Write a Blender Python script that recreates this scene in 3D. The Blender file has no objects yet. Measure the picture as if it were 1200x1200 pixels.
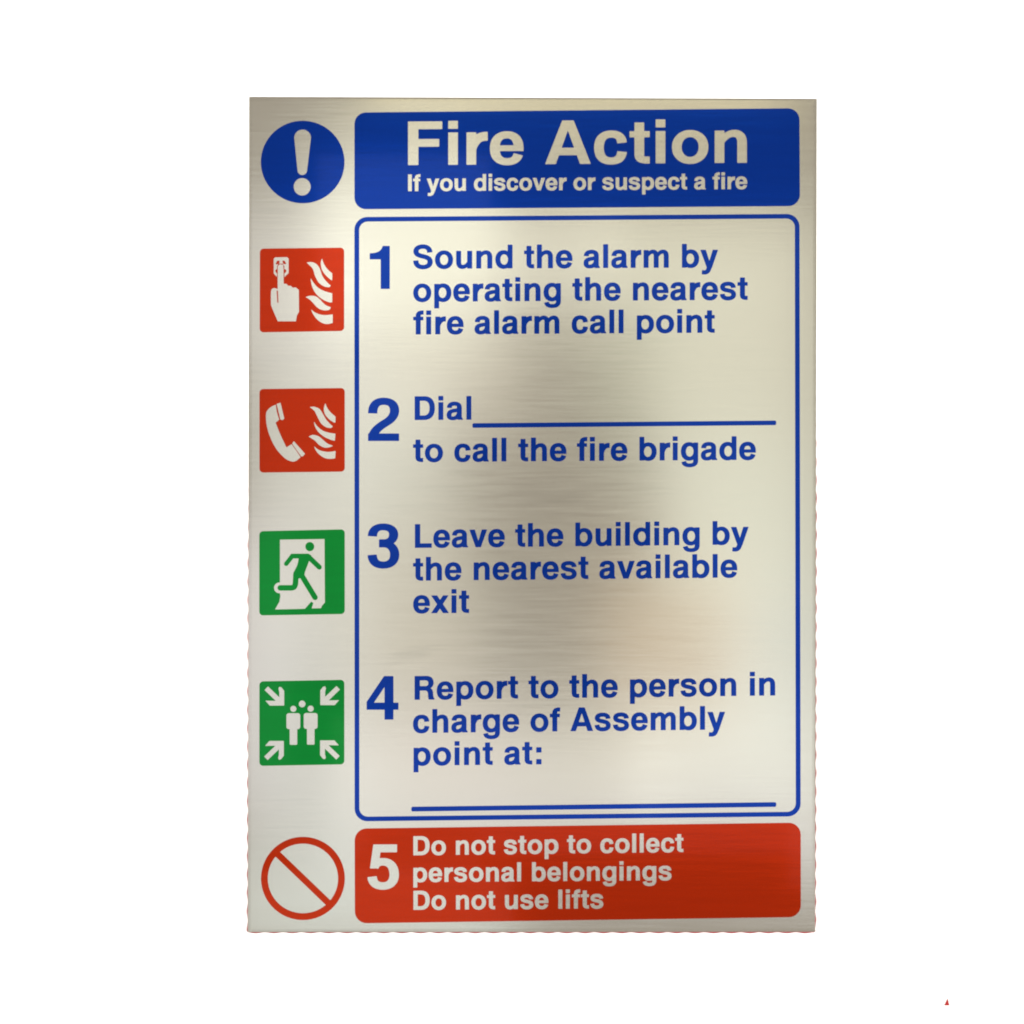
import bpy, math
import numpy as np

sc = bpy.context.scene
COL = sc.collection
S = 0.0003            # metres for one photograph pixel: the sign is about 200 x 294 mm
D = 0.60              # camera distance

# ------------------------------------------------------------------ camera
cd = bpy.data.cameras.new('camera')
cam = bpy.data.objects.new('camera', cd)
COL.objects.link(cam)
cam.location = (0, -D, 0)
cam.rotation_euler = (math.radians(90), 0, 0)
cd.sensor_width = 36
cd.lens = 36 * D / (1200 * S)
cd.clip_start = 0.01
cd.clip_end = 100
sc.camera = cam

# ------------------------------------------------------------------ world, exposure
w = bpy.data.worlds.new('World')
sc.world = w
w.use_nodes = True
bg = w.node_tree.nodes['Background']
bg.inputs[0].default_value = (0.322, 0.288, 0.232, 1)
bg.inputs[1].default_value = 1.0
sc.view_settings.view_transform = 'Standard'
sc.view_settings.look = 'None'
sc.view_settings.exposure = 0
sc.view_settings.gamma = 1
sc.view_settings.use_curve_mapping = False
sc.cycles.filter_width = 1.9
sc.cycles.max_bounces = 6

# ------------------------------------------------------------------ lamps
LD = 1.2              # the soft lamps, added but for the window, sit this far from the sign


def mirrored_lamp(name, x0, y0, x1, y1, rgb, dist=LD, shape='RECTANGLE', tilt=0):
    """a soft lamp behind the camera that the brushed metal mirrors between these sign positions"""
    k = 1 + dist / D
    l = bpy.data.lights.new(name, 'AREA')
    l.shape = shape
    l.size = (x1 - x0) * S * k
    l.size_y = (y1 - y0) * S * k
    m = max(rgb)
    area = l.size * l.size_y * (math.pi / 4 if shape == 'ELLIPSE' else 1)
    l.energy = m * math.pi * area
    l.color = [c / m for c in rgb]
    o = bpy.data.objects.new(name, l)
    COL.objects.link(o)
    o.location = (((x0 + x1) / 2 - 600) * S * k, -dist, (600 - (y0 + y1) / 2) * S * k)
    o.rotation_euler = (math.radians(90), math.radians(tilt), 0)
    return o


def key(name, loc, size, energy, rgb):
    import mathutils
    l = bpy.data.lights.new(name, 'AREA')
    l.shape = 'SQUARE'
    l.size = size
    l.energy = energy
    l.color = rgb
    o = bpy.data.objects.new(name, l)
    COL.objects.link(o)
    o.location = loc
    o.rotation_euler = mathutils.Vector([-c for c in loc]).to_track_quat('-Z', 'Y').to_euler()


mirrored_lamp('soft_lamp_window', 372, 182, 575, 390, (0.835, 0.863, 0.734), LD + 0.00)
mirrored_lamp('added_lamp_shoulder', 250, 245, 420, 430, (0.412, 0.425, 0.438), LD + 0.02)  # from here on, lamps added to tone the patches the metal mirrors
mirrored_lamp('added_lamp_side', 300, 430, 430, 760, (0.370, 0.398, 0.389), LD + 0.04)
mirrored_lamp('added_lamp_outer', 130, 620, 340, 960, (0.319, 0.319, 0.357), LD + 0.06)
mirrored_lamp('added_lamp_edge', 300, 760, 430, 1000, (0.247, 0.287, 0.297), LD + 0.08)
mirrored_lamp('added_lamp_bottom', 250, 1020, 600, 1115, (0.557, 0.649, 0.647), LD + 0.10)
mirrored_lamp('added_lamp_upper', 560, 250, 720, 345, (0.705, 0.715, 0.606), LD + 0.12)
mirrored_lamp('added_lamp_high', 700, 250, 960, 345, (0.612, 0.626, 0.503), LD + 0.14)
mirrored_lamp('added_lamp_top', 430, 70, 930, 122, (1.180, 1.065, 0.605), LD + 0.16)
mirrored_lamp('added_lamp_warm', 765, 345, 970, 520, (0.456, 0.471, 0.379), LD + 0.18)
mirrored_lamp('added_lamp_warm_low', 770, 520, 970, 700, (0.521, 0.565, 0.480), LD + 0.20)
mirrored_lamp('added_lamp_amber', 710, 675, 870, 830, (0.303, 0.193, 0.094), LD + 0.22)
mirrored_lamp('added_lamp_corner', 850, 690, 985, 840, (0.454, 0.517, 0.502), LD + 0.24)
mirrored_lamp('added_lamp_low', 390, 840, 600, 960, (0.638, 0.614, 0.593), LD + 0.26)
mirrored_lamp('added_lamp_low_middle', 600, 850, 770, 960, (0.633, 0.645, 0.582), LD + 0.28)
mirrored_lamp('added_lamp_low_right', 750, 830, 985, 960, (0.714, 0.764, 0.717), LD + 0.30)
mirrored_lamp('added_lamp_inner', 410, 430, 530, 620, (0.382, 0.417, 0.379), LD + 0.32)
mirrored_lamp('added_lamp_inner_low', 410, 620, 560, 820, (0.318, 0.307, 0.254), LD + 0.34)
mirrored_lamp('added_lamp_foot', 925, 960, 1020, 1040, (0.544, 0.554, 0.580), LD + 0.36)
mirrored_lamp('added_lamp_middle', 430, 390, 610, 500, (0.317, 0.290, 0.241), LD + 0.38)
mirrored_lamp('added_lamp_base', 380, 960, 560, 1030, (0.280, 0.317, 0.348), LD + 0.40)
mirrored_lamp('added_lamp_base_right', 560, 960, 950, 1000, (0.437, 0.434, 0.590), LD + 0.42)
mirrored_lamp('added_lamp_upper_right', 690, 345, 780, 520, (0.148, 0.173, 0.121), LD + 0.44)
key('added_key_a', (-1.15, -0.95, 0.12), 0.7, 32, (1, 0.985, 0.96))  # added side lamps that drive the backdrop to white
key('added_key_b', (1.15, -0.95, 0.05), 0.7, 32, (1, 0.985, 0.96))


# ------------------------------------------------------------------ materials
def new_mat(name):
    m = bpy.data.materials.new(name)
    m.use_nodes = True
    nt = m.node_tree
    return m, nt, nt.nodes['Principled BSDF']


def streaks(nt, sx, sz, detail=4, seed=0.0):
    tc = nt.nodes.new('ShaderNodeTexCoord')
    mp = nt.nodes.new('ShaderNodeMapping')
    mp.inputs['Scale'].default_value = (sx, 1, sz)
    mp.inputs['Location'].default_value = (seed, seed, seed)
    nz = nt.nodes.new('ShaderNodeTexNoise')
    nz.inputs['Scale'].default_value = 1
    nz.inputs['Detail'].default_value = detail
    nz.inputs['Roughness'].default_value = 0.6
    nt.links.new(tc.outputs['Object'], mp.inputs[0])
    nt.links.new(mp.outputs[0], nz.inputs[0])
    return nz


def remap(nt, src, a, b, lo, hi):
    r = nt.nodes.new('ShaderNodeMapRange')
    r.inputs[1].default_value = a
    r.inputs[2].default_value = b
    r.inputs[3].default_value = lo
    r.inputs[4].default_value = hi
    nt.links.new(src, r.inputs[0])
    return r.outputs[0]


def metal():
    m, nt, b = new_mat('brushed_steel')
    b.inputs['Metallic'].default_value = 1
    b.inputs['Base Color'].default_value = (0.925, 0.907, 0.868, 1)
    n1 = streaks(nt, 45, 950)              # brushing
    n2 = streaks(nt, 32, 620, 4, 4.7)       # broader streaks of the brushing
    mx = nt.nodes.new('ShaderNodeMix')
    mx.data_type = 'FLOAT'
    mx.inputs[0].default_value = 0.5
    nt.links.new(n1.outputs[0], mx.inputs[2])
    nt.links.new(n2.outputs[0], mx.inputs[3])
    v = mx.outputs[0]
    nt.links.new(remap(nt, v, 0.3, 0.7, 0.135, 0.175), b.inputs['Roughness'])
    hsv = nt.nodes.new('ShaderNodeHueSaturation')
    hsv.inputs['Color'].default_value = (0.925, 0.907, 0.868, 1)
    val = remap(nt, v, 0.32, 0.68, 0.966, 1.022)
    # two faint hand smudges wiped along the brushing
    tc = nt.nodes.new('ShaderNodeTexCoord')
    for (px, py, rx, ry, rot, dark) in ((482, 768, 34, 9, -14, 0.075), (640, 583, 60, 18, 3, 0.05), (520, 690, 45, 7, 2, 0.03)):
        mp = nt.nodes.new('ShaderNodeMapping')
        mp.vector_type = 'TEXTURE'
        mp.inputs['Location'].default_value = ((px - 600) * S, 0, (600 - py) * S)
        mp.inputs['Rotation'].default_value = (0, math.radians(rot), 0)
        mp.inputs['Scale'].default_value = (rx * S, 1, ry * S)
        ln = nt.nodes.new('ShaderNodeVectorMath')
        ln.operation = 'LENGTH'
        ad = nt.nodes.new('ShaderNodeMath')
        ad.operation = 'ADD'
        mu = nt.nodes.new('ShaderNodeMath')
        mu.operation = 'MULTIPLY'
        nt.links.new(tc.outputs['Object'], mp.inputs[0])
        nt.links.new(mp.outputs[0], ln.inputs[0])
        nt.links.new(ln.outputs['Value'], ad.inputs[0])
        nt.links.new(remap(nt, n2.outputs[0], 0.3, 0.7, -0.6, 0.6), ad.inputs[1])
        nt.links.new(val, mu.inputs[0])
        fall = remap(nt, ad.outputs[0], 0.1, 1.25, 1 - dark, 1)
        fall.node.interpolation_type = 'SMOOTHSTEP'
        nt.links.new(fall, mu.inputs[1])
        val = mu.outputs[0]
    nt.links.new(val, hsv.inputs['Value'])
    nt.links.new(hsv.outputs[0], b.inputs['Base Color'])
    b.inputs['Anisotropic'].default_value = 0.35
    cv = nt.nodes.new('ShaderNodeCombineXYZ')
    cv.inputs[2].default_value = 1
    nt.links.new(cv.outputs[0], b.inputs['Tangent'])
    bp = nt.nodes.new('ShaderNodeBump')
    bp.inputs['Strength'].default_value = 0.02
    bp.inputs['Distance'].default_value = 0.0004
    nt.links.new(n1.outputs[0], bp.inputs['Height'])
    nt.links.new(bp.outputs[0], b.inputs['Normal'])
    return m


def ink(name, rgb, var=0.035, rough=0.11, spec=0.05, sheen=0.75, coat=0.26):
    m, nt, b = new_mat(name)
    n = streaks(nt, 40, 420, 3, 1.3)
    hsv = nt.nodes.new('ShaderNodeHueSaturation')
    hsv.inputs['Color'].default_value = (*rgb, 1)
    nt.links.new(remap(nt, n.outputs[0], 0.3, 0.7, 1 - var, 1 + var), hsv.inputs['Value'])
    nt.links.new(hsv.outputs[0], b.inputs['Base Color'])
    b.inputs['Roughness'].default_value = rough
    b.inputs['Metallic'].default_value = sheen       # translucent ink: part of the light comes back off the steel under it
    b.inputs['Specular IOR Level'].default_value = spec
    b.inputs['Coat Weight'].default_value = coat
    b.inputs['Coat Roughness'].default_value = 0.05
    bp = nt.nodes.new('ShaderNodeBump')
    bp.inputs['Strength'].default_value = 0.04
    bp.inputs['Distance'].default_value = 0.0004
    nt.links.new(n.outputs[0], bp.inputs['Height'])
    nt.links.new(bp.outputs[0], b.inputs['Normal'])
    return m


STEEL = metal()
BLUE = ink('blue_ink', (0.0003, 0.0335, 0.315))
RED = ink('red_ink', (0.455, 0.0235, 0.0012))
GREEN = ink('green_ink', (0.0004, 0.210, 0.027))
FRINGE = ink('fringe_red', (0.27, 0.062, 0.070), rough=0.5, spec=0.2, sheen=0, coat=0)
REMNANT = ink('remnant_red', (0.28, 0.018, 0.018), rough=0.6, spec=0.2, sheen=0, coat=0)
m, nt, b = new_mat('white_board')
nz = nt.nodes.new('ShaderNodeTexNoise')
nz.inputs['Scale'].default_value = 60
nt.links.new(remap(nt, nz.outputs[0], 0.3, 0.7, 0.80, 0.86), b.inputs['Roughness'])
b.inputs['Base Color'].default_value = (0.86, 0.86, 0.86, 1)
b.inputs['Specular IOR Level'].default_value = 0.1
WHITE = m


# ------------------------------------------------------------------ outlines
# A flat shape is a signed-distance field made of polygons and strokes; marching squares turns it into contours.
def bez(p0, p1, p2, p3, n=14):
    t = np.linspace(0, 1, n + 1)[:, None]
    p0, p1, p2, p3 = map(np.array, (p0, p1, p2, p3))
    return (1 - t) ** 3 * p0 + 3 * (1 - t) ** 2 * t * p1 + 3 * (1 - t) * t * t * p2 + t ** 3 * p3


def path(txt):
    """'x y L x y C x y x y x y ...' -> sampled points"""
    tok = txt.replace(',', ' ').split()
    pts = [np.array([float(tok[0]), float(tok[1])])]
    i = 2
    while i < len(tok):
        if tok[i] == 'L':
            pts.append(np.array([float(tok[i + 1]), float(tok[i + 2])]))
            i += 3
        else:
            v = [float(a) for a in tok[i + 1:i + 7]]
            pts.extend(bez(pts[-1], v[0:2], v[2:4], v[4:6])[1:])
            i += 7
    return np.array(pts, float)


def stroke(txt, wv, wh, w0=1.0, w1=1.0):
    """a pen line: wv wide where it runs vertically, wh where it runs horizontally; w0, w1 scale its ends"""
    c = path(txt) if isinstance(txt, str) else np.array(txt, float)
    t = np.gradient(c, axis=0)
    t /= np.linalg.norm(t, axis=1)[:, None] + 1e-9
    n = np.stack([-t[:, 1], t[:, 0]], 1)
    wd = np.sqrt((wv * t[:, 1]) ** 2 + (wh * t[:, 0]) ** 2)
    s = np.concatenate([[0], np.cumsum(np.linalg.norm(np.diff(c, axis=0), axis=1))])
    s /= s[-1]
    wd *= np.interp(s, [0, 0.35, 0.65, 1], [w0, 1, 1, w1])
    return np.concatenate([c + n * wd[:, None] / 2, (c - n * wd[:, None] / 2)[::-1]])


def poly(*p):
    return np.array(p, float).reshape(-1, 2)


def rect(x0, y0, x1, y1):
    return poly(x0, y0, x1, y0, x1, y1, x0, y1)


def oval(cx, cy, rx, ry, n=2.0, k=64):
    a = np.linspace(0, 2 * math.pi, k, endpoint=False)
    c, s = np.cos(a), np.sin(a)
    return np.stack([cx + rx * np.sign(c) * np.abs(c) ** (2 / n), cy + ry * np.sign(s) * np.abs(s) ** (2 / n)], 1)


def smooth(pts, corners=(0,), n=6):
    """closed Catmull-Rom outline that keeps the listed points sharp"""
    p = np.array(pts, float).reshape(-1, 2)
    N = len(p)
    out = []
    for i in range(N):
        a, b, c, d = p[i - 1], p[i], p[(i + 1) % N], p[(i + 2) % N]
        if i in corners:
            a = b
        if (i + 1) % N in corners:
            d = c
        for t in np.linspace(0, 1, n, endpoint=False):
            out.append(0.5 * ((2 * b) + (-a + c) * t + (2 * a - 5 * b + 4 * c - d) * t * t + (-a + 3 * b - 3 * c + d) * t ** 3))
    return np.array(out)


def capsule(x0, y0, x1, y1, w):
    a = math.atan2(y1 - y0, x1 - x0)
    t = np.linspace(-math.pi / 2, math.pi / 2, 13)
    e1 = np.stack([x1 + w / 2 * np.cos(t + a), y1 + w / 2 * np.sin(t + a)], 1)
    e0 = np.stack([x0 - w / 2 * np.cos(t + a), y0 - w / 2 * np.sin(t + a)], 1)
    return np.concatenate([e1, e0])


def sdf(P, X, Y):
    A = P
    B = np.roll(P, -1, 0)
    keep = np.linalg.norm(B - A, axis=1) > 1e-6
    A, B = A[keep], B[keep]
    px, py = X.ravel()[:, None], Y.ravel()[:, None]
    ax, ay, bx, by = A[:, 0], A[:, 1], B[:, 0], B[:, 1]
    dx, dy = bx - ax, by - ay
    h = np.clip(((px - ax) * dx + (py - ay) * dy) / (dx * dx + dy * dy), 0, 1)
    dist = np.sqrt(((px - ax - h * dx) ** 2 + (py - ay - h * dy) ** 2).min(1))
    cr = dx * (py - ay) - dy * (px - ax)
    wn = ((ay <= py) & (by > py) & (cr > 0)).sum(1) - ((ay > py) & (by <= py) & (cr < 0)).sum(1)
    return np.where(wn != 0, -dist, dist).reshape(X.shape)


def trace(F, xs, ys):
    """marching squares at level 0 -> closed contours"""
    F = np.where(np.abs(F) < 1e-7, 1e-7, F)
    nxt = {}
    ny, nx = F.shape

    def pt(k):
        o, i, j = k
        if o == 0:
            a, b_ = F[i, j], F[i, j + 1]
            return (xs[j] + (xs[j + 1] - xs[j]) * a / (a - b_), ys[i])
        a, b_ = F[i, j], F[i + 1, j]
        return (xs[j], ys[i] + (ys[i + 1] - ys[i]) * a / (a - b_))
    I = F < 0
    mixed = (I[:-1, :-1].astype(int) + I[:-1, 1:] + I[1:, :-1] + I[1:, 1:])
    for i, j in zip(*np.where((mixed > 0) & (mixed < 4))):
        e = [(0, i, j), (1, i, j + 1), (0, i + 1, j), (1, i, j)]
        c = (I[i, j], I[i, j + 1], I[i + 1, j + 1], I[i + 1, j])
        ins = [k for k in range(4) if c[k] and not c[(k + 1) % 4]]
        outs = [k for k in range(4) if not c[k] and c[(k + 1) % 4]]
        if len(ins) == 1:
            nxt[e[ins[0]]] = e[outs[0]]
        else:
            for k in ins:
                nxt[e[k]] = e[(k - 1) % 4]
    res = []
    while nxt:
        s0 = next(iter(nxt))
        k, loop = s0, []
        while k in nxt:
            loop.append(pt(k))
            k = nxt.pop(k)
        if len(loop) > 4:
            res.append(np.array(loop))
    return res


def simplify(P, tol):
    """Douglas-Peucker on a closed loop"""
    i0 = int(np.argmax(((P - P[0]) ** 2).sum(1)))

    def dp(Q):
        if len(Q) < 3:
            return Q[:-1]
        a, b_ = Q[0], Q[-1]
        d = b_ - a
        L = np.hypot(*d) + 1e-12
        dist = np.abs(d[0] * (Q[:, 1] - a[1]) - d[1] * (Q[:, 0] - a[0])) / L
        k = int(dist.argmax())
        if dist[k] < tol:
            return Q[:1]
        return np.concatenate([dp(Q[:k + 1]), dp(Q[k:])])
    return np.concatenate([dp(P[:i0 + 1]), dp(np.concatenate([P[i0:], P[:1]]))])


def shape(add, cut=(), step=8.0, tol=1.2, grow=0.0):
    allp = np.concatenate(add)
    x0, y0 = allp.min(0) - 2.3 * step - grow
    x1, y1 = allp.max(0) + 2.3 * step + grow
    xs = np.arange(x0, x1 + step, step)
    ys = np.arange(y0, y1 + step, step)
    X, Y = np.meshgrid(xs, ys)
    F = np.min([sdf(p, X, Y) for p in add], 0)
    for p in cut:
        F = np.maximum(F, -sdf(p, X, Y))
    return [simplify(c, tol) for c in trace(F - grow, xs, ys)]


# ------------------------------------------------------------------ bold grotesque lettering, 1000 units to the em
ARCH = '476 0 L 476 330 C 476 440 428 488 352 488 C 262 488 205 425 150 330'
BOWL_B = ([rect(61, 0, 197, 718), oval(328, 266, 250, 280, 2.15)], [oval(312, 266, 124, 168, 2.1)])


def mirror(ps, w):
    return [np.stack([w - p[:, 0], p[:, 1]], 1)[::-1] for p in ps]


def turn(ps, w, h):
    return [np.stack([w - p[:, 0], h - p[:, 1]], 1) for p in ps]


def glyph(ch):
    n_arch = stroke(ARCH, 140, 116, 1, 0.62)
    if ch == 'I':
        return [rect(64, 0, 214, 718)], []
    if ch == 'F':
        return [poly(76, 0, 226, 0, 226, 303, 541, 303, 541, 426, 226, 426, 226, 595, 587, 595, 587, 718, 76, 718)], []
    if ch == 'L':
        return [poly(76, 0, 583, 0, 583, 124, 226, 124, 226, 718, 76, 718)], []
    if ch == 'A':
        return [poly(20, 0, 175, 0, 223, 146, 497, 146, 545, 0, 702, 0, 446, 718, 276, 718)], [poly(262, 265, 458, 265, 360, 566)]
    if ch == 'D':
        return ([path('76 0 L 350 0 C 580 0 685 130 685 359 C 685 590 580 718 360 718 L 76 718')],
                [path('226 124 L 335 124 C 475 124 535 205 535 359 C 535 515 475 594 335 594 L 226 594')])
    if ch == 'R':
        return ([path('76 0 L 226 0 L 226 281 L 380 281 C 455 281 486 250 490 160 C 494 80 497 30 514 0 L 677 0 L 677 25 '
                      'C 642 50 640 90 636 180 C 632 270 610 320 540 345 C 610 370 650 430 650 517 C 650 640 570 718 425 718 L 76 718')],
                [path('226 405 L 400 405 C 465 405 500 438 500 501 C 500 562 465 595 400 595 L 226 595')])
    if ch == 'S':
        return [stroke('543 500 C 538 615 455 677 330 677 C 210 677 118 622 118 530 C 118 425 225 400 340 372 '
                       'C 450 346 553 312 553 205 C 553 100 460 42 335 42 C 200 42 116 110 112 240', 148, 120)], []
    if ch == 'o':
        return [oval(306, 266, 272, 280, 2.12)], [oval(306, 266, 132, 168, 2.1)]
    if ch == 'n':
        return [rect(65, 0, 205, 532), n_arch], []
    if ch == 'h':
        return [rect(65, 0, 205, 718), n_arch], []
    if ch == 'u':
        return turn([rect(65, 0, 205, 532), n_arch], 611, 532), []
    if ch == 'm':
        a = '446 0 L 446 345 C 446 445 405 488 340 488 C 260 488 205 425 150 330'
        a1 = stroke(a, 140, 116, 1, 0.62)
        return [rect(64, 0, 204, 532), a1, a1 + np.array([310, 0])], []
    if ch == 'r':
        return [rect(64, 0, 204, 532), stroke('158 250 C 165 400 245 472 378 468', 140, 142, 0.7, 1)], []
    if ch == 'i':
        return [rect(69, 0, 209, 532), rect(69, 598, 209, 725)], []
    if ch == 'l':
        return [rect(69, 0, 209, 718)], []
    if ch == 't':
        return [rect(85, 130, 225, 676), rect(10, 436, 309, 532), stroke('155 210 L 155 150 C 155 70 195 50 309 54', 140, 112)], []
    if ch == 'f':
        return [rect(88, 0, 228, 500), rect(10, 436, 310, 532), stroke('158 430 L 158 560 C 158 640 200 674 318 668', 140, 114)], []
    if ch == 'c':
        return [stroke('452 345 C 446 440 390 490 292 490 C 160 490 104 400 104 266 C 104 130 160 42 292 42 C 390 42 446 95 454 195', 140, 114)], []
    if ch == 'e':
        return [stroke('456 222 L 458 262 C 458 400 400 490 282 490 C 155 490 95 400 95 266 C 95 130 155 42 285 42 C 375 42 430 82 450 162', 140, 112),
                rect(100, 222, 470, 312)], []
    if ch == 's':
        return [stroke('440 372 C 438 450 380 492 275 492 C 170 492 106 455 106 392 C 106 318 190 303 285 284 '
                       'C 370 267 448 245 448 155 C 448 80 375 40 275 40 C 170 40 105 85 101 172', 136, 112)], []
    if ch == 'a':
        return [stroke('108 368 C 112 450 165 492 268 492 C 370 492 416 450 416 375 L 416 120 C 416 60 425 35 448 0', 138, 110),
                stroke('420 318 C 390 285 300 288 230 272 C 150 255 99 225 99 145 C 99 75 140 38 205 38 C 320 38 412 110 420 240', 138, 102),
                poly(440, 0, 522, 0, 522, 18, 490, 60, 440, 100)], [rect(300, -120, 700, 0)]
    if ch == 'b':
        return BOWL_B
    if ch == 'd':
        return mirror(BOWL_B[0], 611), mirror(BOWL_B[1], 611)
    if ch == 'p':
        return [rect(61, -207, 199, 532)] + BOWL_B[0][1:], BOWL_B[1]
    if ch == 'g':
        return (mirror(BOWL_B[0][1:], 611) + [rect(416, 20, 553, 532),
                stroke('484 60 L 484 -10 C 484 -120 420 -164 298 -164 C 190 -164 132 -128 118 -50', 138, 106)],
                mirror(BOWL_B[1], 611))
    if ch == 'v':
        return [poly(203, 0, 355, 0, 543, 532, 391, 532, 281, 165, 167, 532, 13, 532)], []
    if ch == 'y':
        return [poly(200, 10, 350, -20, 539, 532, 388, 532, 279, 175, 165, 532, 10, 532),
                stroke('290 60 C 262 -60 238 -158 130 -157 L 55 -152', 140, 116)], []
    if ch == 'x':
        return [poly(15, 532, 183, 532, 541, 0, 373, 0), poly(375, 532, 530, 532, 180, 0, 15, 0)], []
    if ch == ':':
        return [rect(92, 0, 242, 148), rect(92, 364, 242, 512)], []
    if ch == '1':
        return [path('378 0 L 238 0 L 238 488 L 69 488 L 69 588 C 180 590 250 620 268 710 L 378 710')[::-1]], []
    if ch == '2':
        return [stroke('98 452 C 98 590 160 652 270 652 C 380 652 440 595 440 500 C 440 400 370 340 280 285 C 180 222 108 150 96 50', 144, 118),
                rect(26, 0, 511, 124)], [rect(-50, -80, 600, 0)]
    if ch == '3':
        return [stroke('104 500 C 106 600 170 652 268 652 C 370 652 430 602 430 528 C 430 450 370 398 280 398 L 205 398', 142, 110),
                stroke('205 380 L 280 380 C 385 380 446 300 446 208 C 446 100 375 40 270 40 C 165 40 105 95 100 205', 142, 114)], []
    if ch == '4':
        return ([poly(307, 0, 447, 0, 447, 161, 526, 161, 526, 277, 447, 277, 447, 710, 300, 710, 27, 290, 27, 161, 307, 161)],
                [poly(307, 277, 307, 530, 143, 277)])
    if ch == '5':
        return [rect(118, 574, 486, 698), poly(64, 318, 190, 318, 240, 640, 240, 698, 118, 698),
                stroke('130 345 C 165 410 215 424 268 424 C 385 424 442 335 442 220 C 442 110 375 40 265 40 C 165 40 105 90 98 188', 146, 118)], []


ADV = dict(a=556, b=611, c=556, d=611, e=556, f=333, g=611, h=611, i=278, l=278, m=889, n=611, o=611, p=611, r=389, s=556, t=333,
           u=611, v=556, x=556, y=556, F=611, A=722, I=278, S=667, D=722, L=611, R=722)
ADV.update({' ': 278, ':': 333, '1': 556, '2': 556, '3': 556, '4': 556, '5': 556})
CACHE = {}


def outline(ch, grow=0.0):
    if (ch, grow) not in CACHE:
        a, c = glyph(ch)
        CACHE[ch, grow] = shape(a, c, grow=grow)
    return CACHE[ch, grow]


def text_line(txt, x0, x1, base0, base1, em, wide=1.0, grow=7.5):
    """contours of one printed line whose ink runs from x0 to x1 (photograph pixels), tracked to fit"""
    ky = em / 1000
    kx = ky * wide
    adv = sum(ADV[c] for c in txt[:-1]) * kx
    lo = min(c[:, 0].min() for c in outline(txt[0], grow)) * kx
    hi = max(c[:, 0].max() for c in outline(txt[-1], grow)) * kx
    track = (x1 - x0 - adv - hi + lo) / max(1, len(txt) - 1)
    x = x0 - lo
    slope = (base1 - base0) / (x1 - x0)
    res = []
    for ch in txt:
        if ch != ' ':
            for c in outline(ch, grow):
                X = x + c[:, 0] * kx
                res.append(np.stack([X, base0 + (X - x0) * slope - c[:, 1] * ky], 1))
        x += ADV[ch] * kx + track
    return res


def numeral(ch, x0, x1, top, bottom):
    cs = outline(ch)
    a = np.concatenate(cs)
    mn, mx = a.min(0), a.max(0)
    return [np.stack([x0 + (c[:, 0] - mn[0]) / (mx[0] - mn[0]) * (x1 - x0),
                      bottom - (c[:, 1] - mn[1]) / (mx[1] - mn[1]) * (bottom - top)], 1) for c in cs]


def rquad(c, r, n=8):
    """rounded quadrilateral"""
    c = np.array(c, float).reshape(4, 2)
    out = []
    for i in range(4):
        p, a, b_ = c[i], c[i - 1], c[(i + 1) % 4]
        u = (a - p) / np.linalg.norm(a - p)
        v = (b_ - p) / np.linalg.norm(b_ - p)
        out.extend(bez(p + u * r, p + u * r * 0.45, p + v * r * 0.45, p + v * r, n))
    return np.array(out)


# ------------------------------------------------------------------ meshes
def flat(name, contours, mat, level, parent, thick=0.00006):
    """one printed or cut flat piece on the sign's face; level stacks prints in the order they lie on each other"""
    cu = bpy.data.curves.new(name, 'CURVE')
    cu.dimensions = '2D'
    cu.fill_mode = 'BOTH'
    cu.extrude = thick / 2
    for c in contours:
        sp = cu.splines.new('POLY')
        sp.points.add(len(c) - 1)
        for q, (x, y) in zip(sp.points, c):
            q.co = ((x - 600) * S, (600 - y) * S, 0, 1)
        sp.use_cyclic_u = True
    to = bpy.data.objects.new(name, cu)
    COL.objects.link(to)
    me = bpy.data.meshes.new_from_object(to.evaluated_get(bpy.context.evaluated_depsgraph_get()))
    bpy.data.objects.remove(to)
    bpy.data.curves.remove(cu)
    off = 0.00004 + thick / 2 + level * 0.00009
    co = np.empty(len(me.vertices) * 3)
    me.vertices.foreach_get('co', co)
    co = co.reshape(-1, 3)
    co = np.stack([co[:, 0], -co[:, 2] - off, co[:, 1]], 1)
    me.vertices.foreach_set('co', co.ravel())
    me.name = name
    me.materials.clear()
    me.materials.append(mat)
    for p in me.polygons:
        p.use_smooth = False
        p.material_index = 0
    me.update()
    o = bpy.data.objects.new(name, me)
    COL.objects.link(o)
    if parent:
        o.parent = parent
        o.matrix_parent_inverse = parent_world(parent).inverted()
    return o


def parent_world(o):
    import mathutils
    mtx = mathutils.Matrix.LocRotScale(o.location, o.rotation_euler, o.scale)
    if o.parent:
        mtx = parent_world(o.parent) @ o.matrix_parent_inverse @ mtx
    return mtx


def mesh(name, verts, faces, mat, parent=None):
    me = bpy.data.meshes.new(name)
    me.from_pydata([tuple(map(float, v)) for v in verts], [], faces)
    me.materials.append(mat)
    me.update()
    o = bpy.data.objects.new(name, me)
    COL.objects.link(o)
    if parent:
        o.parent = parent
        o.matrix_parent_inverse = parent_world(parent).inverted()
    return o


def P3(x, y, depth):
    return ((x - 600) * S, depth, (600 - y) * S)


# ------------------------------------------------------------------ setting
BACK = 0.00125
wall = mesh('backdrop', [(-2, BACK, -2), (2, BACK, -2), (2, BACK, 2), (-2, BACK, 2)], [(0, 1, 2, 3)], WHITE)
wall['kind'] = 'structure'

# ------------------------------------------------------------------ the sign
sign = bpy.data.objects.new('fire_action_sign', None)
COL.objects.link(sign)
sign.location = P3(623, 1093, 0.001)
sign['label'] = 'brushed metal fire action sign with blue header, five numbered steps and red bottom panel'
sign['category'] = 'sign'

CORN = np.array([[291.8, 113.2], [957.4, 115.6], [955.4, 1092.1], [290.2, 1092.7]])


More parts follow.
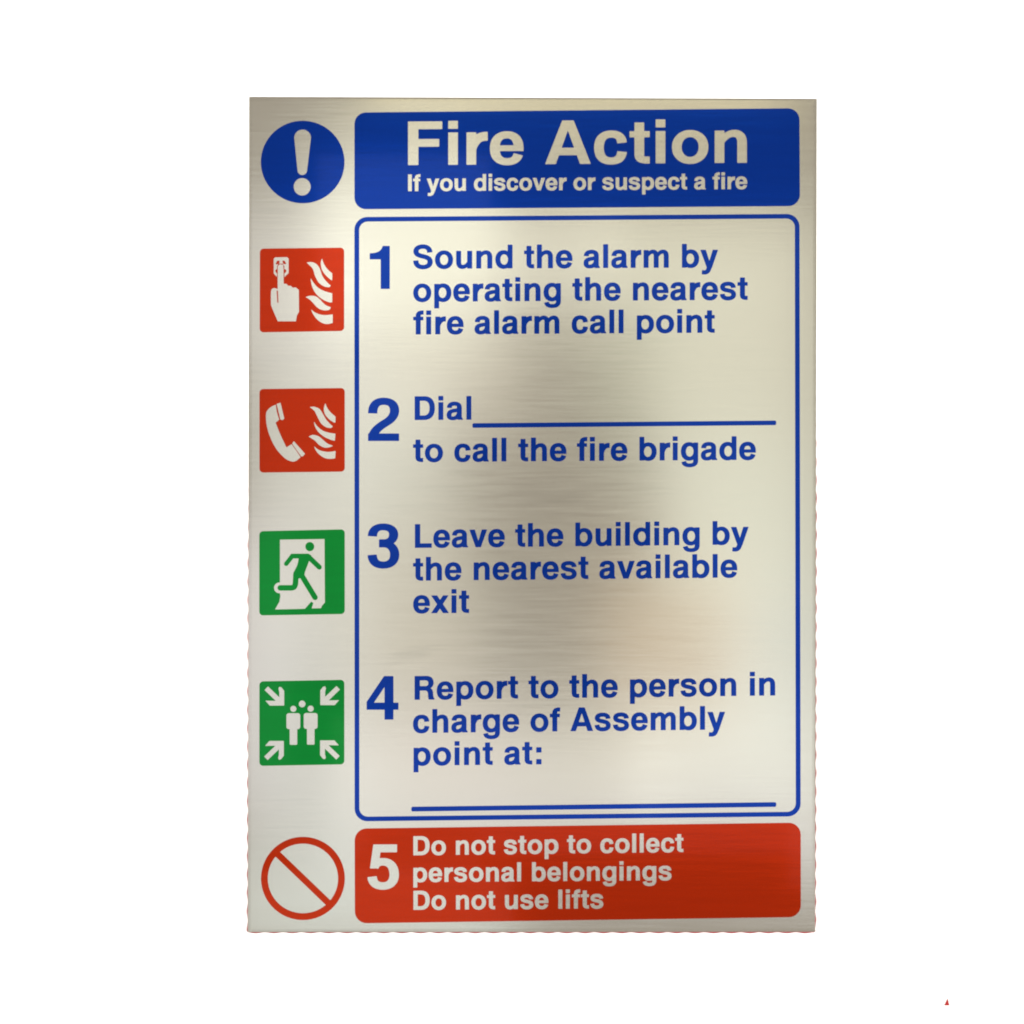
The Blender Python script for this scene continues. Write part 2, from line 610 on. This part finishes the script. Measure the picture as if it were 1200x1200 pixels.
def inset(c, d, top=None):
    out = []
    for i in range(4):
        p, a, b_ = c[i], c[i - 1], c[(i + 1) % 4]
        u = (a - p) / np.linalg.norm(a - p)
        v = (b_ - p) / np.linalg.norm(b_ - p)
        q = p + (u + v) * d
        if top is not None and i < 2:
            q[1] = p[1] + top
        out.append(q)
    return np.array(out)


rings = [(0, 0.0010, 0), (0, 0.00022, 0), (0.25, 0.000014, 1.5), (2.0, 0.000005, 2.6), (4.2, 0.0, 4.6)]
vs, fs = [], []
for d, dep, top in rings:
    vs += [P3(x, y, dep) for x, y in inset(CORN, d, top)]
for k in range(len(rings) - 1):
    for i in range(4):
        j = (i + 1) % 4
        fs.append((4 * k + i, 4 * k + j, 4 * k + 4 + j, 4 * k + 4 + i))
fs.append((4 * len(rings) - 4, 4 * len(rings) - 3, 4 * len(rings) - 2, 4 * len(rings) - 1))
fs.append((3, 2, 1, 0))
fs = [tuple(reversed(f)) for f in fs]
plate = mesh('plate', vs, fs, STEEL, sign)


# wavy red fringe left by the cut-out, built as a sheet behind the plate
def fringe_outline():
    pts = []
    per = 21.5
    for x in np.arange(289.8, 955.6, 1.4):                # bottom, left to right
        t = (x - 289.8) / 665.8
        pts.append((x, 1092.6 + 1.55 + 0.6 * math.cos((x - 299) / per * 2 * math.pi)))
    for y in np.arange(1092.4, 330, -1.4):                # right side, upwards
        f = min(1, (y - 330) / 250)
        xe = 957.3 + (955.6 - 957.3) * (y - 115.8) / 976.5
        pts.append((xe - 1.2 + f * (2.2 + 0.55 * math.cos((y - 1057) / per * 2 * math.pi)), y))
    pts.append((940, 330))
    pts.append((310, 400))
    for y in np.arange(400, 1092.4, 1.4):                 # left side, downwards
        f = min(1, (y - 400) / 250)
        xe = 292 + (289.8 - 292) * (y - 113.4) / 979.6
        pts.append((xe + 1.2 - f * (1.9 + 0.55 * math.cos((y - 1047) / per * 2 * math.pi)), y))
    return pts


fo = fringe_outline()
n = len(fo)
vs = [P3(x, y, 0.00102) for x, y in fo] + [P3(x, y, 0.00123) for x, y in fo]
fs = [tuple(range(n)), tuple(range(2 * n - 1, n - 1, -1))] + [(i, n + i, n + (i + 1) % n, (i + 1) % n) for i in range(n)]
fringe = mesh('cutout_fringe', vs, fs, FRINGE, sign)
fringe['label'] = 'thin wavy red cut-out fringe along the lower sides'

# --- header
hp = flat('header_panel', [rquad([415.4, 131.9, 936.8, 126.9, 937.4, 241.5, 415.4, 245.2], 13.5)], BLUE, 0, sign)
flat('title_lettering', text_line('Fire Action', 478.2, 875.2, 193.4, 190.7, 70.5, 1.10, 3.0), STEEL, 1, hp)
flat('subtitle_lettering', text_line('If you discover or suspect a fire', 478.2, 875.6, 224.0, 221.5, 26.8), STEEL, 1, hp)

# --- mandatory symbol
ms = flat('mandatory_symbol', [oval(354.7, 189.9, 49.0, 48.3, 2, 120)], BLUE, 0, sign)
tp = np.linspace(math.pi, 2 * math.pi, 17)
bt = np.linspace(0, math.pi, 13)
bar = np.concatenate([np.stack([354.7 + 9.8 * np.cos(tp), 161.8 + 9.8 * np.sin(tp)], 1),
                      np.stack([354.3 + 5.6 * np.cos(bt), 199.6 + 5.6 * np.sin(bt)], 1)])
flat('exclamation_mark', [bar, oval(354.2, 219.0, 9.9, 10.2)], STEEL, 1, ms)

# --- instruction box
fr = flat('instruction_frame', [rquad([415.3, 254.4, 936.9, 250.7, 938.2, 956.6, 415.6, 962.5], 15),
                                rquad([420.9, 259.7, 931.4, 256.1, 932.6, 951.3, 421.1, 957.1], 10)], BLUE, 0, sign)
for ch, a in (('1', (433.3, 456.8, 288.2, 338.6)), ('2', (431.3, 467.8, 466, 516.8)),
              ('3', (430.8, 467.9, 613.4, 666.4)), ('4', (429.6, 467.0, 792.2, 843.3))):
    flat('instruction_number', numeral(ch, *a), BLUE, 0, sign)
for t, x0, x1, b0, b1 in (
        ('Sound the alarm by', 484.2, 841.4, 314.7, 313.2), ('operating the nearest', 484.2, 876.2, 353.4, 351.1),
        ('fire alarm call point', 484.2, 837.6, 391.7, 389.6), ('Dial', 485.9, 552.4, 492.0, 491.6),
        ('to call the fire brigade', 484.0, 885.8, 541.2, 538.6), ('Leave the building by', 486.2, 877.2, 641.8, 637.8),
        ('the nearest available', 484.0, 864.0, 680.3, 676.5), ('exit', 484.2, 549.8, 718.4, 718.0),
        ('Report to the person in', 485.8, 908.4, 819.8, 814.7), ('charge of Assembly', 484.0, 849.6, 858.7, 854.6),
        ('point at:', 484.6, 634.6, 896.9, 895.4)):
    flat('instruction_line', text_line(t, x0, x1, b0, b1, 38.0), BLUE, 0, sign)
flat('write_in_line', [rquad([553.6, 496.0, 909.6, 492.8, 909.6, 498.2, 553.6, 501.4], 1.7)], BLUE, 0, sign)
flat('write_in_line', [rquad([482.0, 945.4, 909.6, 940.0, 909.6, 945.5, 482.0, 950.9], 1.7)], BLUE, 0, sign)

# --- red bottom panel
rp = flat('warning_panel', [rquad([415.6, 971.0, 938.3, 964.0, 938.5, 1074.6, 415.9, 1082.0], 14)], RED, 0, sign)
flat('instruction_number', numeral('5', 430.7, 467.5, 989.4, 1042.5), STEEL, 1, rp)
for t, x0, x1, b0, b1 in (('Do not stop to collect', 484.4, 800.8, 1002.0, 998.2), ('personal belongings', 484.4, 786.9, 1033.4, 1031.2),
                          ('Do not use lifts', 484.5, 707.0, 1065.9, 1064.2)):
    flat('instruction_line', text_line(t, x0, x1, b0, b1, 30.6), STEEL, 1, rp)

# --- prohibition symbol
ring = shape([oval(355.0, 1029.4, 49.1, 48.7, 2, 160)], [oval(355.0, 1029.4, 41.4, 41.0, 2, 160)], 0.6, 0.03)
slash = stroke([(323.0, 998.6), (387.0, 1060.2)], 7.6, 7.6)
flat('prohibition_symbol', shape([oval(355.0, 1029.4, 49.1, 48.7, 2, 160)],
                                 [shape([oval(355.0, 1029.4, 41.2, 40.8, 2, 160)], [stroke([(300, 976.5), (410, 1082.3)], 7.6, 7.6)], 0.5, 0.03)[k] for k in (0, 1)],
                                 0.5, 0.03), RED, 0, sign)


# --- pictograms: drawn on a 1200-unit tile, 9.23 units to the photograph pixel
def tile(contours, ox, oy):
    return [np.stack([ox + c[:, 0] / 9.2308, oy + c[:, 1] / 9.2308], 1) for c in contours]


def pic(name, ox, oy, add, cut, mat, level, parent, grow=0.0):
    return flat(name, tile(shape(add, cut, 4.0, 0.7, grow), ox, oy), mat, level, parent)


# fire alarm call point
ox, oy = 290, 280
al = flat('fire_alarm_symbol', [rquad([304.6, 291.4, 403.3, 290.2, 403.3, 387.8, 304.4, 389.5], 4.5)], RED, 0, sign)
pic('pressing_hand', ox, oy,
    [smooth([328, 892, 262, 735, 255, 690, 255, 570, 272, 537, 300, 533, 328, 545, 328, 300, 345, 278, 375, 278, 390, 300, 392, 485, 425, 487, 440, 508,
             472, 508, 490, 528, 520, 524, 556, 552, 558, 790, 535, 830, 525, 892], (0, 6, 7, 11, 12, 13, 14, 15, 16, 17, 18, 19, 20, 21, 22))],
    [poly(316, 560, 330, 560, 336, 690, 324, 690)], STEEL, 1, al)
pic('call_button', ox, oy, [smooth([285, 215, 300, 200, 430, 198, 446, 215, 446, 370, 400, 415, 400, 300, 385, 268, 335, 268, 320, 300, 320, 412, 285, 375],
                                   (0, 1, 2, 3, 4, 5, 6, 7, 8, 9, 10, 11))],
    [poly(305, 270, 322, 236, 350, 236, 345, 262, 318, 278), poly(378, 236, 402, 236, 420, 270, 402, 276, 384, 262),
     poly(300, 345, 314, 326, 326, 340, 326, 372, 310, 366), poly(394, 340, 408, 326, 424, 345, 412, 366, 394, 374)], STEEL, 1, al)
FL1 = ([806, 196, 789, 260, 802, 335, 842, 395, 908, 454, 922, 444, 922, 372, 872, 328, 832, 270],
       [630, 254, 690, 246, 748, 268, 787, 320, 812, 392, 852, 452, 908, 506, 888, 528, 832, 520, 770, 478, 728, 405, 700, 322],
       [678, 402, 712, 462, 762, 520, 832, 560, 922, 586, 922, 688, 890, 692, 820, 664, 758, 618, 714, 560, 688, 490],
       [616, 628, 680, 611, 742, 618, 792, 656, 842, 708, 908, 738, 890, 770, 840, 779, 782, 765, 736, 730, 700, 688, 660, 652],
       [678, 746, 730, 790, 790, 814, 850, 820, 927, 812, 927, 912, 870, 926, 808, 914, 750, 874, 706, 815])
FC = ((0, 4, 5, 6), (0, 6, 7), (0, 4, 5), (0, 5), (0, 4, 5))
for f, c in zip(FL1, FC):
    pic('flame', ox, oy, [smooth(f, c)], [], STEEL, 1, al, -4.5)

# telephone
ox, oy = 290, 445
te = flat('telephone_symbol', [rquad([304.1, 455.9, 404.0, 454.7, 404.0, 552.7, 304.1, 553.8], 4.5)], RED, 0, sign)
pic('handset', ox, oy,
    [smooth([308, 270, 318, 345, 344, 432, 305, 465, 355, 590, 422, 732, 478, 698, 525, 762, 575, 838, 522, 880, 470, 882, 400, 845, 310, 745, 246, 620,
             208, 490, 202, 370, 222, 325, 262, 290], (0, 2, 3, 5, 6, 8)),
     poly(316, 262, 358, 248, 399, 420, 380, 438, 356, 430), poly(484, 692, 502, 664, 624, 802, 598, 830, 580, 828)], [], STEEL, 1, te)
FL2 = ([843, 244, 824, 310, 836, 372, 882, 430, 943, 470, 955, 460, 955, 398, 902, 352, 864, 300],
       [666, 294, 722, 290, 782, 315, 822, 375, 862, 440, 928, 506, 905, 526, 850, 516, 795, 475, 755, 402, 722, 338],
       [714, 436, 752, 495, 810, 545, 880, 570, 955, 582, 948, 664, 900, 652, 830, 620, 768, 570, 728, 505],
       [656, 614, 710, 594, 772, 610, 816, 645, 870, 690, 934, 714, 890, 733, 830, 736, 772, 706, 730, 662, 690, 635],
       [714, 710, 770, 755, 830, 774, 890, 778, 957, 768, 952, 852, 900, 859, 838, 850, 780, 815, 738, 766])
for f, c in zip(FL2, ((0, 4, 5, 6), (0, 5, 6), (0, 4, 5), (0, 5), (0, 4, 5))):
    pic('flame', ox, oy, [smooth(f, c)], [], STEEL, 1, te, -2.5)

# emergency exit
ox, oy = 290, 610
ex = flat('exit_symbol', [rquad([303.9, 622.5, 404.0, 620.3, 404.0, 719.5, 303.9, 721.2], 4.5)], GREEN, 0, sign)
pic('doorway', ox, oy, [poly(352, 207, 834, 200, 838, 886, 806, 922, 796, 948, 690, 950, 600, 955, 298, 962, 346, 880, 357, 815, 352, 780), oval(346, 728, 58, 58)],
    [poly(605, 975, 690, 876, 714, 892, 686, 975)], STEEL, 1, ex)
back_leg = stroke('528 560 L 522 640 C 522 712 508 728 470 728 L 352 728', 60, 60)
pic('running_figure', ox, oy,
    [oval(675, 282, 48, 50), capsule(420, 468, 486, 384, 48), capsule(486, 384, 655, 384, 52), capsule(655, 386, 778, 504, 54),
     smooth([560, 375, 692, 372, 655, 470, 622, 560, 612, 600, 555, 628, 498, 620, 502, 560, 540, 480], (0, 1)),
     back_leg, capsule(355, 728, 366, 728, 60), capsule(582, 585, 732, 832, 58)], [], GREEN, 2, ex)

# assembly point
ox, oy = 290, 785
asm = flat('assembly_point_symbol', [rquad([304.0, 798.5, 403.5, 796.6, 403.5, 895.7, 304.0, 897.5], 4.5)], GREEN, 0, sign)
arrow = [stroke([(204, 198), (375, 362)], 54, 54), poly(336, 200, 346, 182, 368, 188, 398, 226, 398, 386, 345, 386, 345, 240),
         poly(194, 332, 270, 334, 398, 334, 398, 386, 242, 386)]
for fx, fy, dx, dy in ((0, 0, 0, 0), (1, 0, 1186, -5), (0, 1, -4, 1154), (1, 1, 1184, 1148)):
    q = [np.stack([dx - p[:, 0] if fx else dx + p[:, 0], dy - p[:, 1] if fy else dy + p[:, 1]], 1) for p in arrow]
    pic('arrow', ox, oy, q, [], STEEL, 1, asm)


def rr(x0, y0, x1, y1, r):
    return rquad([x0, y0, x1, y0, x1, y1, x0, y1], r)


for cx, dy in ((497, 0), (684, -2)):
    pic('standing_figure', ox, oy, [oval(cx, 421 + dy, 33, 33), rr(cx - 75, 468 + dy, cx + 75, 640 + dy, 26), rr(cx - 40, 600 + dy, cx + 42, 810 + dy, 10)],
        [], STEEL, 1, asm)
pic('head_dot', ox, oy, [oval(592, 368, 36, 37)], [], STEEL, 1, asm)

# ------------------------------------------------------------------ stray cut-out remnant, built as a solid red chip on the backdrop
tri = [(1111.4, 1171.6), (1113.2, 1179.2), (1107.8, 1179.2)]
vs = [P3(x, y, BACK - 0.0004) for x, y in tri] + [P3(x, y, BACK) for x, y in tri]
sr = mesh('cutout_remnant', vs, [(0, 1, 2), (5, 4, 3), (0, 3, 4, 1), (1, 4, 5, 2), (2, 5, 3, 0)], REMNANT)
sr['label'] = 'tiny red triangular cut-out remnant on the white backdrop, below and right of the sign'
sr['category'] = 'scrap'
